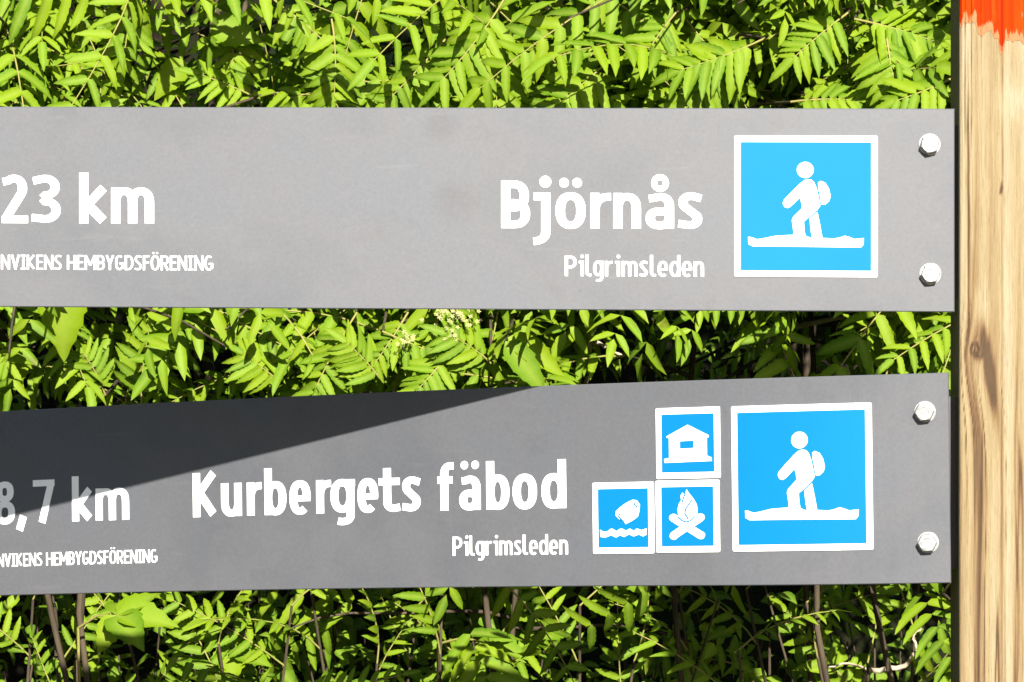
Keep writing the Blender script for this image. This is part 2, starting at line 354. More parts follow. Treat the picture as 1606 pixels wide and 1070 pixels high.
def glyph(ch, W, w, X=.745, CAP=1.0, ASC=1.05):
    """polygons of a letter inside 0..W; units: cap height 1; w = stem width"""
    h = w / 2; wh = w * .80; hh = wh / 2; L, R, mid = h, W - h, W / 2; S = []
    st = lambda *p: S.append(stroke(p, w, wh)); cv = lambda p: S.append(stroke(p, w, wh))
    dot = lambda x, y, r: S.append(arc(x, y, r, r, 0, 345, 23))
    rx = (R - L) / 2; E_ = 2.35
    def bowl(cx, cy, bx, by):
        cv(arc(cx, cy, bx, by, -10, 190, 18, E_)); cv(arc(cx, cy, bx, by, 170, 370, 18, E_))
    if ch in 'nm':
        st((L, 0), (L, X)); k = 1 if ch == 'n' else 2; r = (R - L) / (2 * k)
        for i in range(k):
            c = L + r * (2 * i + 1); cv(arc(c, X - hh - .24, r, .24, 175, 0, 12, E_) + [(c + r, 0)])
    elif ch == 'r':
        st((L, 0), (L, X)); cv(arc(W - .02, X - hh - .28, W - .02 - L, .28, 175, 88, 9, E_))
    elif ch == 'u':
        cv([(L, X)] + arc(mid, hh + .24 - .01, rx, .24, 180, 355, 12, E_)); st((R, 0), (R, X))
    elif ch in 'oö':
        bowl(mid, X / 2, rx, X / 2 - hh + .012)
        if ch == 'ö': dot(W * .28, X + .215, w * .52); dot(W * .72, X + .215, w * .52)
    elif ch in 'bdg':
        bx = rx; cy = X / 2
        if ch == 'b': st((L, 0), (L, ASC)); bowl(mid, cy, bx, cy - hh + .01)
        elif ch == 'd': st((R, 0), (R, ASC)); bowl(mid, cy, bx, cy - hh + .01)
        else:
            bowl(mid, cy + .01, bx, cy - hh); cv([(R, X), (R, -.03)] + arc(mid, -.05, bx, .22 - hh, 0, -120, 9, E_)); st((mid, X - hh), (W + .02, X - hh))
    elif ch == 'e':
        cv(arc(mid, X / 2, rx, X / 2 - hh + .012, -8, 190, 18, E_)); cv(arc(mid, X / 2, rx, X / 2 - hh + .012, 170, 308, 14, E_)); S.append(stroke([(L, X * .47), (W - .01, X * .47)], wh * .8))
    elif ch == 's':
        q = X / 4
        cv([(W - .04, X - hh - .03)] + arc(mid + .02, X - hh - q + .07, rx, q - .05, 80, 235, 10, 2.2) + [(mid, X / 2)] + arc(mid - .02, hh + q - .06, rx, q - .06, 50, -100, 10, 2.2) + [(.02, hh + .03)])
    elif ch in 'aäå':
        cv([(.06, X - hh - .035)] + arc(mid, X - hh - .2, rx, .2, 118, 0, 10, E_) + [(R, 0)])
        cv(arc(mid - .01, X * .29, rx, X * .29 - hh + .01, 60, 215, 12, E_)); cv(arc(mid - .01, X * .29, rx, X * .29 - hh + .01, 200, 345, 12, E_)); S.append(stroke([(mid - .03, X * .29 * 2 - hh + .01), (R, X * .29 * 2 - hh + .01)], wh))
        if ch == 'ä': dot(W * .24, X + .235, w * .47); dot(W * .76, X + .235, w * .47)
        if ch == 'å':
            S.append(stroke(arc(mid, X + .215, .125, .125, -10, 190, 12), .12)); S.append(stroke(arc(mid, X + .215, .125, .125, 170, 370, 12), .12))
    elif ch == 't':
        cv([(W * .40, X + .22), (W * .40, .22)] + arc(W * .40 + .17, .22, .17, .22 - hh, 185, 280, 8, E_) + [(W, hh + .02)]); S.append(stroke([(0, X - hh), (W, X - hh)], wh))
    elif ch == 'f':
        c = W * .42; q_ = min(.24, W - c - .07); cv([(c, 0), (c, .76)] + arc(c + q_, .78, q_, ASC - hh - .78, 175, 90, 8, E_) + [(W, ASC - hh)]); S.append(stroke([(0, X - hh), (W * .92, X - hh)], wh))
    elif ch in 'kK':
        top = X if ch == 'k' else CAP; a = ASC if ch == 'k' else CAP
        st((L, 0), (L, a)); m = top * (.46 if ch == 'k' else .50)
        S.append(stroke([(L + h * .4, m), (W - w * .62, top - .01)], w * .95)); S.append(stroke([(L + h * .9, m + .04), (W - w * .66, .06)], w * 1.0))
    elif ch == 'j':
        cv([(R, X), (R, -.06)] + arc(R - .30, -.06, .30, .22, 0, -85, 9, E_)); S.append(stroke([(W * .25, X - hh), (R, X - hh)], wh)); dot(R - .01, X + .235, w * .64)
    elif ch == 'i':
        st((R, 0), (R, X)); S.append(stroke([(R - w * 1.15, X - hh), (R, X - hh)], wh)); dot(R, X + .225, w * .58)
    elif ch == 'l':
        cv([(L, ASC), (L, .2)] + arc(L + .16, .2, .16, .2 - hh, 180, 275, 8, E_) + [(W, hh)])
    elif ch == 'B':
        st((L, 0), (L, CAP)); y1 = .51
        for (b0, b1, xr) in ((y1 - hh, CAP - hh, R - .025), (hh, y1 + .02, R)):
            cy = (b0 + b1) / 2; c = L + (xr - L) * .45
            cv([(L, b1)] + arc(c, cy, xr - c, (b1 - b0) / 2, 90, -90, 14, 2.3) + [(L, b0)])
    elif ch in 'PR':
        st((L, 0), (L, CAP)); b0, b1 = .44, CAP - hh; cy = (b0 + b1) / 2; c = L + (R - L) * .4
        cv([(L, b1)] + arc(c, cy, R - c, (b1 - b0) / 2, 90, -90, 14, 2.3) + [(L, b0)])
        if ch == 'R': S.append(stroke([(mid - .02, .46), (W - h * .9, 0)], w))
    elif ch == 'D':
        st((L, 0), (L, CAP)); c = L + (R - L) * .3; cv([(L, CAP - hh)] + arc(c, .5, R - c, .5 - hh, 90, -90, 18, 2.4) + [(L, hh)])
    elif ch == 'N': st((L, 0), (L, CAP)); st((R, 0), (R, CAP)); S.append(stroke([(L, CAP - .02), (R, .02)], w * 1.0))
    elif ch == 'V': S.append(stroke([(h * .9, CAP), (mid, .04)], w)); S.append(stroke([(W - h * .9, CAP), (mid, .04)], w)); S.append([(mid - h, 0), (mid + h, 0), (mid + h, .15), (mid - h, .15)])
    elif ch == 'I': st((mid, 0), (mid, CAP)); S.append(stroke([(0, hh), (W, hh)], wh)); S.append(stroke([(0, CAP - hh), (W, CAP - hh)], wh))
    elif ch in 'EF':
        st((L, 0), (L, CAP)); S.append(stroke([(L, CAP - hh), (W, CAP - hh)], wh)); S.append(stroke([(L, .52), (W * .9, .52)], wh))
        if ch == 'E': S.append(stroke([(L, hh), (W, hh)], wh))
    elif ch == 'S':
        cv([(W - .03, CAP - hh - .04)] + arc(mid + .02, .75, rx, .25 - hh, 80, 230, 10, 2.2) + [(mid, .5)] + arc(mid - .02, .25, rx, .25 - hh, 50, -100, 10, 2.2) + [(.02, hh + .04)])
    elif ch == 'H': st((L, 0), (L, CAP)); st((R, 0), (R, CAP)); S.append(stroke([(L, .51), (R, .51)], wh))
    elif ch == 'M': st((L, 0), (L, CAP)); st((R, 0), (R, CAP)); S.append(stroke([(L, CAP - .02), (mid, .3)], w * .85)); S.append(stroke([(R, CAP - .02), (mid, .3)], w * .85))
    elif ch == 'Y': st((mid, 0), (mid, .45)); S.append(stroke([(h * .8, CAP), (mid, .42)], w)); S.append(stroke([(W - h * .8, CAP), (mid, .42)], w))
    elif ch == 'G': cv(arc(mid, .5, rx, .5 - hh, 55, 200, 14, 2.5)); cv(arc(mid, .5, rx, .5 - hh, 180, 330, 14, 2.5)); st((R, .12), (R, .5)); S.append(stroke([(mid, .5 - hh), (W, .5 - hh)], wh))
    elif ch == 'Ö': bowl(mid, .5, rx, .5 - hh); dot(W * .28, 1.17, w * .5); dot(W * .72, 1.17, w * .5)
    elif ch == '2': cv([(.02, CAP - hh - .07)] + arc(mid - .02, .72, rx + .0, .28 - hh, 128, -28, 12, 2.1) + [(L - .01, hh + .02)]); S.append(stroke([(0, hh), (W, hh)], wh))
    elif ch == '3':
        cv([(.03, CAP - hh - .05)] + arc(mid - .03, .75, rx, .25 - hh, 110, -90, 12, 2.1) + [(mid * .75, .52)]); cv([(mid * .75, .52 )] + arc(mid - .03, .27, rx + .02, .26 - hh, 90, -112, 12, 2.1) + [(.0, hh + .04)])
    elif ch == '8': bowl(mid, .755, rx - .03, .245 - hh); bowl(mid, .265, rx, .275 - hh)
    elif ch == '7': S.append(stroke([(0, CAP - hh), (W, CAP - hh)], wh)); S.append(stroke([(W - h, CAP - hh), (W * .40, 0)], w))
    elif ch == ',': S.append(stroke([(W - h, .17), (h, -.16)], w * 1.05))
    return S
def union_mesh(name, polys, surf, off, thick):
    """polygons in metres (s rightwards negative): unite, lay on the sign surface, give thickness"""
    vs, fs = [], []
    for p in polys:
        q = [p[0]]
        for v in p[1:]:
            if (Vector(v) - Vector(q[-1])).length > 2e-5: q.append(v)
        if (Vector(q[0]) - Vector(q[-1])).length < 2e-5: q.pop()
        area = sum(q[i][0] * q[(i + 1) % len(q)][1] - q[(i + 1) % len(q)][0] * q[i][1] for i in range(len(q)))
        if area < 0: q = q[::-1]
        b = len(vs); vs += [Vector((v[0] * 100, v[1] * 100)) for v in q]; fs.append(list(range(b, b + len(q))))
    n0 = len(vs); eds = []
    lo_, hi_ = min(v.x for v in vs), max(v.x for v in vs); ya_, yb_ = min(v.y for v in vs) - .01, max(v.y for v in vs) + .01
    if surf is lower and hi_ - lo_ > .6:                # follow the bend of the plate
        k = int((hi_ - lo_) / .5) + 1
        for i in range(1, k):
            x = lo_ + (hi_ - lo_) * (i + .013) / k; vs += [Vector((x, ya_)), Vector((x, yb_))]; eds.append((len(vs) - 2, len(vs) - 1))
    cv, ce, cf, _v, _e, of = delaunay_2d_cdt(vs, eds, fs, 0, 1e-4)
    cf = [f for f, o in zip(cf, of) if len(o)]
    used = sorted({i for f in cf for i in f}); re_ = {j: i for i, j in enumerate(used)}
    cv = [cv[j] for j in used]; cf = [tuple(re_[i] for i in f) for f in cf]
    P2 = [(v[0] / 100, v[1] / 100) for v in cv]
    n = len(P2); V = [surf(-x, y, off + thick) for x, y in P2] + [surf(-x, y, off - .0001) for x, y in P2]
    cnt = {}
    for f in cf:
        for i in range(len(f)): e = (f[i], f[(i + 1) % len(f)]); cnt[e] = 1
    Fs = [tuple(f) for f in cf]
    for (a, b) in list(cnt):
        if (b, a) not in cnt: Fs.append((b, a, a + n, b + n))
    return mesh(name, V, Fs)
def densify(p, step=.006):
    out = []
    for i in range(len(p)):
        a, b = Vector(p[i]), Vector(p[(i + 1) % len(p)]); k = max(1, int((b - a).length / step))
        out += [tuple(a.lerp(b, j / k)) for j in range(k)]
    return out
def text_fixed(chars, spans, base, cap, w, aspect_fix=1.0, **kw):
    """chars at measured spans (mm from the right edge, left and right side of each letter)"""
    polys = []
    for ch, (a, b) in zip(chars, spans):
        a, b = a / 1000 - .0004, b / 1000 + .0004; W = (a - b) / cap
        for p in glyph(ch, W, w / cap, **kw): polys.append([(-a + x * cap, base + y * cap) for x, y in p])
    return polys
ADV = {'N': .62, 'V': .58, 'I': .34, 'K': .56, 'E': .46, 'S': .50, 'H': .60, 'M': .74, 'B': .54, 'Y': .56, 'G': .58, 'D': .58, 'F': .45, 'Ö': .60, 'R': .55,
       'P': .55, 'i': .26, 'l': .28, 'g': .48, 'r': .36, 'm': .76, 's': .42, 'e': .48, 'd': .50, 'n': .48, ' ': .20}
def text_run(txt, s_left, s_right, base, cap, w, gap=.09, **kw):
    tot = sum(ADV[c] for c in txt) + gap * (len(txt) - 1); span = (s_left - s_right) / 1000; k = span / (tot * cap)
    x = -s_left / 1000; polys = []
    for c in txt:
        if c != ' ':
            for p in glyph(c, ADV[c] * k, w / cap, **kw): polys.append([(x + a * cap, base + b * cap) for a, b in p])
        x += (ADV[c] + gap) * k * cap
    return polys
# pictogram artwork, drawn on the 890 x 877 grid of the big tile
def g2(pts, ox=124, oy=972, sx=890, sy=877): return [((x - ox) / sx, (oy - y) / sy) for x, y in pts]
HIKER = [arc(565, 308, 52, 50, 0, 345, 23),
  [(556,374),(580,365),(605,370),(622,388),(636,425),(648,480),(658,530),(640,556),(600,592),(556,628),(560,690),(568,722),(580,745),(485,745),(490,715),(492,690),(482,620),(490,600),(545,545),(540,510),(532,480),(475,535),(455,545),(435,538),(425,515),(432,495),(470,455),(530,395)],
  [(592,612),(640,568),(655,640),(674,745),(612,750),(600,690)],
  [(645,385),(660,376),(690,388),(712,425),(722,470),(714,500),(692,520),(674,524),(664,520),(657,470),(646,420)],
  [(210,725),(225,726),(265,740),(300,735),(380,718),(480,712),(568,718),(610,734),(672,730),(740,734),(775,728),(810,716),(840,724),(870,736),(928,730),(926,770),(910,788),(560,785),(400,784),(240,784),(212,770)]]
HIKER = [g2(p) for p in HIKER]
def small(pts, x0, x1, y0, y1): return [((x - x0) / (x1 - x0), (y1 - y) / (y1 - y0)) for x, y in pts]
hs = lambda p: small(p, 491, 905, 78, 537); fi = lambda p: small(p, 492, 902, 549, 1015); sw = lambda p: small(p, 84, 480, 562, 1022)
HOUSE = [hs([(700,190),(835,262),(832,276),(822,272),(822,392),(852,405),(852,427),(548,433),(545,408),(578,402),(578,272),(562,270),(562,262)])]
HOUSE_WIN = [hs([(650,295),(738,292),(738,340),(650,343)])]
cap_ = lambda a, b, r: stroke([a, b], r * 2)
FIRE = [fi(p) for p in ([(695,608),(712,636),(738,668),(758,705),(765,740),(760,775),(745,800),(715,818),(690,822),(658,806),(640,775),(636,735),(645,700),(668,665),(686,638)],
   [(668,628),(655,652),(658,668),(668,672),(682,642)], cap_((610,792),(782,905),25), cap_((785,790),(605,907),25),
   arc(608,790,27,25,0,345,20), arc(783,905,27,25,0,345,20), arc(782,790,27,25,0,345,20), arc(610,907,27,25,0,345,20))]
FIRE_LINE = [fi(stroke(p, 9)) for p in ([(640,785),(665,808),(690,818),(720,810),(752,780)], [(735,672),(712,700),(688,735),(684,765),(706,800)], [(690,632),(676,660),(668,690)])]
SWIM = [sw([(300,698),(345,676),(372,680),(392,708),(388,750),(378,786),(340,812),(300,832),(285,806),(258,800),(235,775),(238,748),(262,726)]),
        sw([(133,866),(150,878),(180,878),(200,862),(215,862),(240,878),(262,862),(278,862),(300,876),(325,862),(350,876),(372,862),(400,872),(433,862),(432,902),(412,913),(385,900),(350,912),(320,898),(290,915),(262,904),(235,918),(205,902),(165,918),(135,912)])]
SWIM_LINE = [sw(stroke(p, 9)) for p in ([(356,696),(362,712),(378,724)], [(262,762),(256,782),(276,806)])]
def rounded(x0, y0, x1, y1, r):
    p = []
    for cx, cy, a in ((x1 - r, y1 - r, 0), (x0 + r, y1 - r, 90), (x0 + r, y0 + r, 180), (x1 - r, y0 + r, 270)):
        p += arc(cx, cy, r, r, a, a + 90, 5)
    return p
def tile(parent, surf, sL, sR, t0, t1, art, lines=(), border=.045, label=None, sym='symbol'):
    x0, x1 = -sL / 1000, -sR / 1000; t0 /= 1000; t1 /= 1000; W, Hh = x1 - x0, t1 - t0; b = border * (W + Hh) / 2
    r = max(.0010, .012 * W)
    t = link('pictogram', union_mesh('pictogram', [densify(rounded(x0, t0, x1, t1, r))], surf, .0003, .0005), M['white'], parent)
    if label: t['label'] = label
    kids = [('blue_field', [densify(rounded(x0 + b, t0 + b, x1 - b, t1 - b, .0004))], M['blue'], .0008, .0003),
            (sym, [[(x0 + u * W, t0 + v * Hh) for u, v in p] for p in art], M['white'], .0011, .0003)]
    if lines: kids.append(('blue_line', [[(x0 + u * W, t0 + v * Hh) for u, v in p] for p in lines], M['blue'], .0014, .00025))
    for nm, polys, m, off, th in kids:
        o = link(nm, union_mesh(nm, polys, surf, off, th), m); o.parent = t; o.matrix_parent_inverse = Matrix()
    return t
def bolt(parent, surf, s, t, ang):
    c = surf(s / 1000, t / 1000, 0); nrm = (surf(s / 1000, t / 1000, .01) - c).normalized()
    xa = Vector((0, 0, 1)).cross(nrm).normalized(); ya = nrm.cross(xa)
    bm = bmesh.new(); rings = []
    R = .0068
    def ring(r, z, hexa, n=24):
        vs = []
        for i in range(n):
            a = 2 * math.pi * i / n; rr = r
            if hexa:
                q = (a % (math.pi / 3)) - math.pi / 6; rr = r * math.cos(math.pi / 6) / math.cos(q)
            a += ang; vs.append(bm.verts.new(c + xa * (rr * math.cos(a)) + ya * (rr * math.sin(a)) + nrm * z))
        return vs
    seq = [ring(R * 1.10, -.0005, 0), ring(R * 1.10, .0007, 0), ring(R * 1.02, .0008, 1), ring(R * 1.02, .0050, 1), ring(R * .97, .0058, 1), ring(R * .82, .0064, 0), ring(R * .5, .0065, 0), ring(R * .42, .0063, 0)]
    for a, b in zip(seq, seq[1:]):
        for i in range(24): bm.faces.new((a[i], a[(i + 1) % 24], b[(i + 1) % 24], b[i]))
    bm.faces.new(seq[-1])
    me = bpy.data.meshes.new('bolt'); bm.to_mesh(me); bm.free()
    link('bolt', me, M['bolt'], parent)
def box_obj(name, lo, hi, m, parent):
    bm = bmesh.new(); bmesh.ops.create_cube(bm, size=1)
    for v in bm.verts: v.co = Vector([(lo[i] + hi[i]) / 2 + v.co[i] * (hi[i] - lo[i]) for i in range(3)])
    bmesh.ops.bevel(bm, geom=list(bm.edges), offset=.0008, segments=1)
    me = bpy.data.meshes.new(name); bm.to_mesh(me); bm.free(); return link(name, me, m, parent)
# --- upper sign
us = empty('trail_sign', upper(0, 0), 'straight pale grey trail sign reading Björnås and 23 km, above the bent one', 'sign', 'trail signs bolted beside the post')
link('plate', plate_mesh(upper, .80, .1414), M['plate'], us)
def letters(name, polys, surf, parent, label=None):
    o = link(name, union_mesh(name, polys, surf, .0001, .00025), M['white'], parent)
    if label: o['label'] = label
letters('lettering', text_fixed('23km', [(669.8, 650.4), (648.5, 626.8), (614.6, 592.6), (591.9, 560.7)], .0592, .0340, .0064), upper, us, 'large white figures 23 km')
letters('lettering', text_fixed('Björnås', [(316.3, 295.3), (297.5, 281.0), (278.1, 256.4), (253.8, 238.6), (237.7, 217.7), (214.8, 194.6), (192.9, 174.3)], .0571, .0332, .0064), upper, us, 'large white name Björnås')
letters('lettering', text_run('Pilgrimsleden', 271.2, 174.1, .0237, .0142, .0020), upper, us, 'small white word Pilgrimsleden')
letters('lettering', text_run('NVIKENS HEMBYGDSFÖRENING', 670.0, 519.2, .0264, .0103, .00135), upper, us, 'small white capitals of the local heritage society')
tile(us, upper, 152.9, 53.3, 23.9, 122.3, HIKER, label='blue hiker pictogram in a white frame', sym='hiker_symbol')
bolt(us, upper, 17.3, 116.4, .25); bolt(us, upper, 16.8, 26.4, .1)
# --- lower sign
ls = empty('trail_sign', lower(0, 0), 'bent grey trail sign reading Kurbergets fäbod, with a dark shadow across its left half', 'sign', 'trail signs bolted beside the post')
link('plate', plate_mesh(lower, .98, .1463), M['plate'], ls)
K = [(613.1,589.4),(587.2,567.8),(563.7,549.7),(547.9,527.7),(525.5,506.1),(501.7,487.8),(489.1,467.6),(465.4,446.8),(446.8,428.0),(427.2,409.5),(396.3,381.8),(377.6,359.2),(355.0,335.1),(333.0,312.2),(309.1,288.1)]
letters('lettering', text_fixed('Kurbergetsfäbod', K, .0570, .0338, .0066), lower, ls, 'large white name Kurbergets fäbod')
letters('lettering', text_run('Pilgrimsleden', 383.6, 287.6, .0234, .0140, .0020), lower, ls, 'small white word Pilgrimsleden')
letters('lettering', text_fixed('8,7km', [(801.5, 781.2), (781.0, 769.7), (764.1, 742.5), (726.6, 705.0), (704.1, 671.9)], .0568, .0337, .0064), lower, ls, 'large white figures 8,7 km')
letters('lettering', text_run('NVIKENS HEMBYGDSFÖRENING', 799.5, 646.4, .0228, .0103, .00135), lower, ls, 'small white capitals of the local heritage society')
tile(ls, lower, 156.0, 53.7, 24.2, 127.0, HIKER, label='large blue hiker pictogram in a white frame', sym='hiker_symbol')
tile(ls, lower, 215.0, 164.8, 76.6, 127.2, HOUSE, HOUSE_WIN, .09, 'small blue cabin pictogram', 'cabin_symbol')
tile(ls, lower, 215.8, 165.9, 23.9, 75.3, FIRE, FIRE_LINE, .09, 'small blue campfire pictogram', 'campfire_symbol')
tile(ls, lower, 266.7, 217.4, 23.5, 74.8, SWIM, SWIM_LINE, .09, 'small blue bathing pictogram', 'bathing_symbol')
bolt(ls, lower, 16.5, 119.5, .1); bolt(ls, lower, 15.5, 28.5, .05)
for p, s, z in ((us, upper, 0), (ls, lower, 0)):           # angle brackets behind the plates, screwed to the post's side
    c = s(.0168, .07, -.0031)
    box_obj('bracket', (c.x - .014, c.y + (.002 if p == us else .004), c.z - .06), (.3105, c.y + (.004 if p == us else .0065), c.z + .06), M['steel'], p)
# ------------------------------------------------------------------ leaves
def leaflet_arrays(L=1., Wd=.27, n=8, fold=.18, droop=.22, serr=.05, twist=0, broad=False, side=0):
    """one blade along +x, face up +z. returns V, F(quads), vein"""
    V, A = [], []
    for i in range(n + 1):
        f = i / n
        if broad: hw = Wd * math.sin(math.pi * f ** .72) ** .95 * (1.06 - .25 * f) if 0 < f < 1 else 0
        else: hw = Wd * .5 * (min(1, f / .12) ** .6) * (1 - max(0, (f - .42) / .58) ** 2.3) if f > 0 else 0
        if broad: hw *= .5
        s = 1 + (serr if i % 2 else -serr)
        cx, cz = f * L, -droop * f ** 2 * L
        cy = side * f * f
        tw = twist * f
        for k, yy in ((0, -hw * s), (1, 0), (2, hw * s)):
            z = abs(yy) * fold * 2 + .012 * math.sin(f * 9 + k)
            V.append((cx - (abs(yy) * .18 if i % 2 == 0 else 0), cy + yy * math.cos(tw), cz + z + yy * math.sin(tw))); A.append(1. if k == 1 else 0.)
    Fs = []
    for i in range(n):
        for k in range(2): a = i * 3 + k; Fs.append((a, a + 3, a + 4, a + 1))
    return np.array(V), np.array(Fs), np.array(A)
LEAFLETS = []
for q in range(10):
    V, Fq, A = leaflet_arrays(1, .235 + .07 * random.random(), 12, .10 + .22 * random.random(), .05 + .35 * random.random(), .06, random.uniform(-.5, .5), side=random.uniform(-.14, .14))
    me = fast_mesh('leaflet', V, Fq, {'vein': A, 'tone': np.zeros(len(V))}); LEAFLETS.append((me, V, Fq, A))
LOW = [leaflet_arrays(1, .29, 4, .2, .1 + .1 * q, 0, .3 * (q - 1)) for q in range(4)]
def tube_arrays(pts, r0, r1, n=5):
    V, Fs = [], []; P = [Vector(p) for p in pts]; m = len(P)
    for i, p in enumerate(P):
        d = (P[min(m - 1, i + 1)] - P[max(0, i - 1)]).normalized()
        a = d.cross(Vector((.3, .2, 1))).normalized(); b = d.cross(a); r = r0 + (r1 - r0) * i / (m - 1)
        for k in range(n): t = 2 * math.pi * k / n; V.append(p + a * (r * math.cos(t)) + b * (r * math.sin(t)))
    for i in range(m - 1):
        for k in range(n): Fs.append((i * n + k, i * n + (k + 1) % n, (i + 1) * n + (k + 1) % n, (i + 1) * n + k))
    return np.array([tuple(v) for v in V]), np.array(Fs)
def frame(x, z):                                # matrix with +x along x and +z near z
    x = x.normalized(); y = z.cross(x).normalized(); z2 = x.cross(y)
    return Matrix((x, y, z2)).transposed()
def leaf_spec(base, d, up, length, pairs, ll, sag=.35, rng=random):
    """rachis points and leaflet placements of one compound leaf"""
    d = d.normalized(); up = (up - d * up.dot(d)).normalized(); R = frame(d, up)
    side = R @ Vector((0, 1, 0)); bend = rng.uniform(-.2, .2)
    def pt(f): return base + d * (length * f) + up * (-sag * length * f * f) + side * (bend * length * f * f)
    rach = [pt(i / 6) for i in range(7)]
    items = []
    for i in range(pairs):
        f = .24 + .72 * i / max(1, pairs - 1); p = pt(f); t = (pt(min(1, f + .02)) - pt(f - .02)).normalized()
        s_ = ll * (.72 + .38 * math.sin(math.pi * min(1, .15 + .8 * f)))
        u = (up + t * sag * .8).normalized(); u = (u - t * u.dot(t)).normalized(); y = u.cross(t)
        for sg in (1, -1):
            an = math.radians(rng.uniform(58, 76) - 14 * f)
            dd = t * math.cos(an) + y * (sg * math.sin(an)) + u * rng.uniform(-.38, .12)
            uu = (u + y * (sg * rng.uniform(-.15, .35)) + t * rng.uniform(-.2, .2)).normalized()
            items.append((p, dd, uu, s_ * rng.uniform(.88, 1.1)))
    t = (pt(1) - pt(.96)).normalized(); items.append((pt(1), t + up * -.15, up, ll * rng.uniform(.85, 1.05)))
    return rach, items
def y_limit(x):                                 # keep the foliage behind the two signs
    if x > .3035: return .10
    d = np.interp(-x, [p[0] * -1 for p in _path[::40]], [p[1] for p in _path[::40]])
    return float(d) + .035
def add_leaf_parts(parent, spec, mat, tone_rng):
    rach, items = spec; o0 = rach[0]
    V, Fq = tube_arrays([p - o0 for p in rach], .0011, .0005, 5)
    leaf = link('leaf', fast_mesh('leaf_stalk', V, Fq), M['stalk']); leaf.parent = parent; leaf.location = o0 - parent.location
    for (p, d, u, s) in items:
        me = random.choice(LEAFLETS)[0]
        o = link('leaflet', me, mat); o.parent = leaf
        m = frame(d, u).to_4x4(); m.translation = p - o0; o.matrix_basis = m @ Matrix.Scale(s, 4)
class Joined:
    def __init__(s): s.V, s.F, s.T, s.A, s.n = [], [], [], [], 0
    def add(s, V, Fq, tone=.5, A=None):
        s.V.append(V); s.F.append(Fq + s.n); s.T.append(np.full(len(V), tone)); s.A.append(A if A is not None else np.zeros(len(V))); s.n += len(V)
    def leaf(s, spec, src):
        for (p, d, u, sc) in spec[1]:
            V, Fq, A = src(); m = np.array(frame(d, u)) * sc
            s.add(V @ m.T + np.array(p), Fq, random.random(), A)
    def build(s, name, mat, parent, off):
        me = fast_mesh(name, np.concatenate(s.V) - np.array(off), np.concatenate(s.F), {'tone': np.concatenate(s.T), 'vein': np.concatenate(s.A)})
        o = link(name, me, mat); o.parent = parent; return o
def hi(): q = random.choice(LEAFLETS); return q[1], q[2], q[3]
def lo(): return random.choice(LOW)
sunup = (sv * .75 + Vector((0, 0, .55))).normalized()
def rnd_leaf(p, out, L=None, up=None):
    d = (out + Vector((random.uniform(-.8, .8), random.uniform(-.5, .4), random.uniform(-.6, .55)))).normalized()
    u = ((up or sunup) + Vector((random.uniform(-.8, .8), random.uniform(-.5, .4), random.uniform(-.7, .5)))).normalized()
    L = L or random.uniform(.10, .175)
    return leaf_spec(p, d, u, L, random.choice((6, 7, 7, 8)), L * random.uniform(.20, .26), random.uniform(.2, .75))
def in_view(p, m=.03):
    z = DIST + p.y; return abs(p.x) < z * .1442 + m and abs(p.z - EYE) < z * .096 + m
def band_visible(p):
    z = DIST + p.y; x = 803 + FPX * p.x / z; y = 535 - FPX * (p.z - EYE) / z
    if not (-60 < x < 1560 and -60 < y < 1130): return False
    return y < 200 or 465 < y < 670 or y > 880
def hole(p):                                    # a gap in the shrubbery to the right of centre
    return ((p.x - .18) / .15) ** 2 + ((p.z - 1.495) / .062) ** 2 < 1
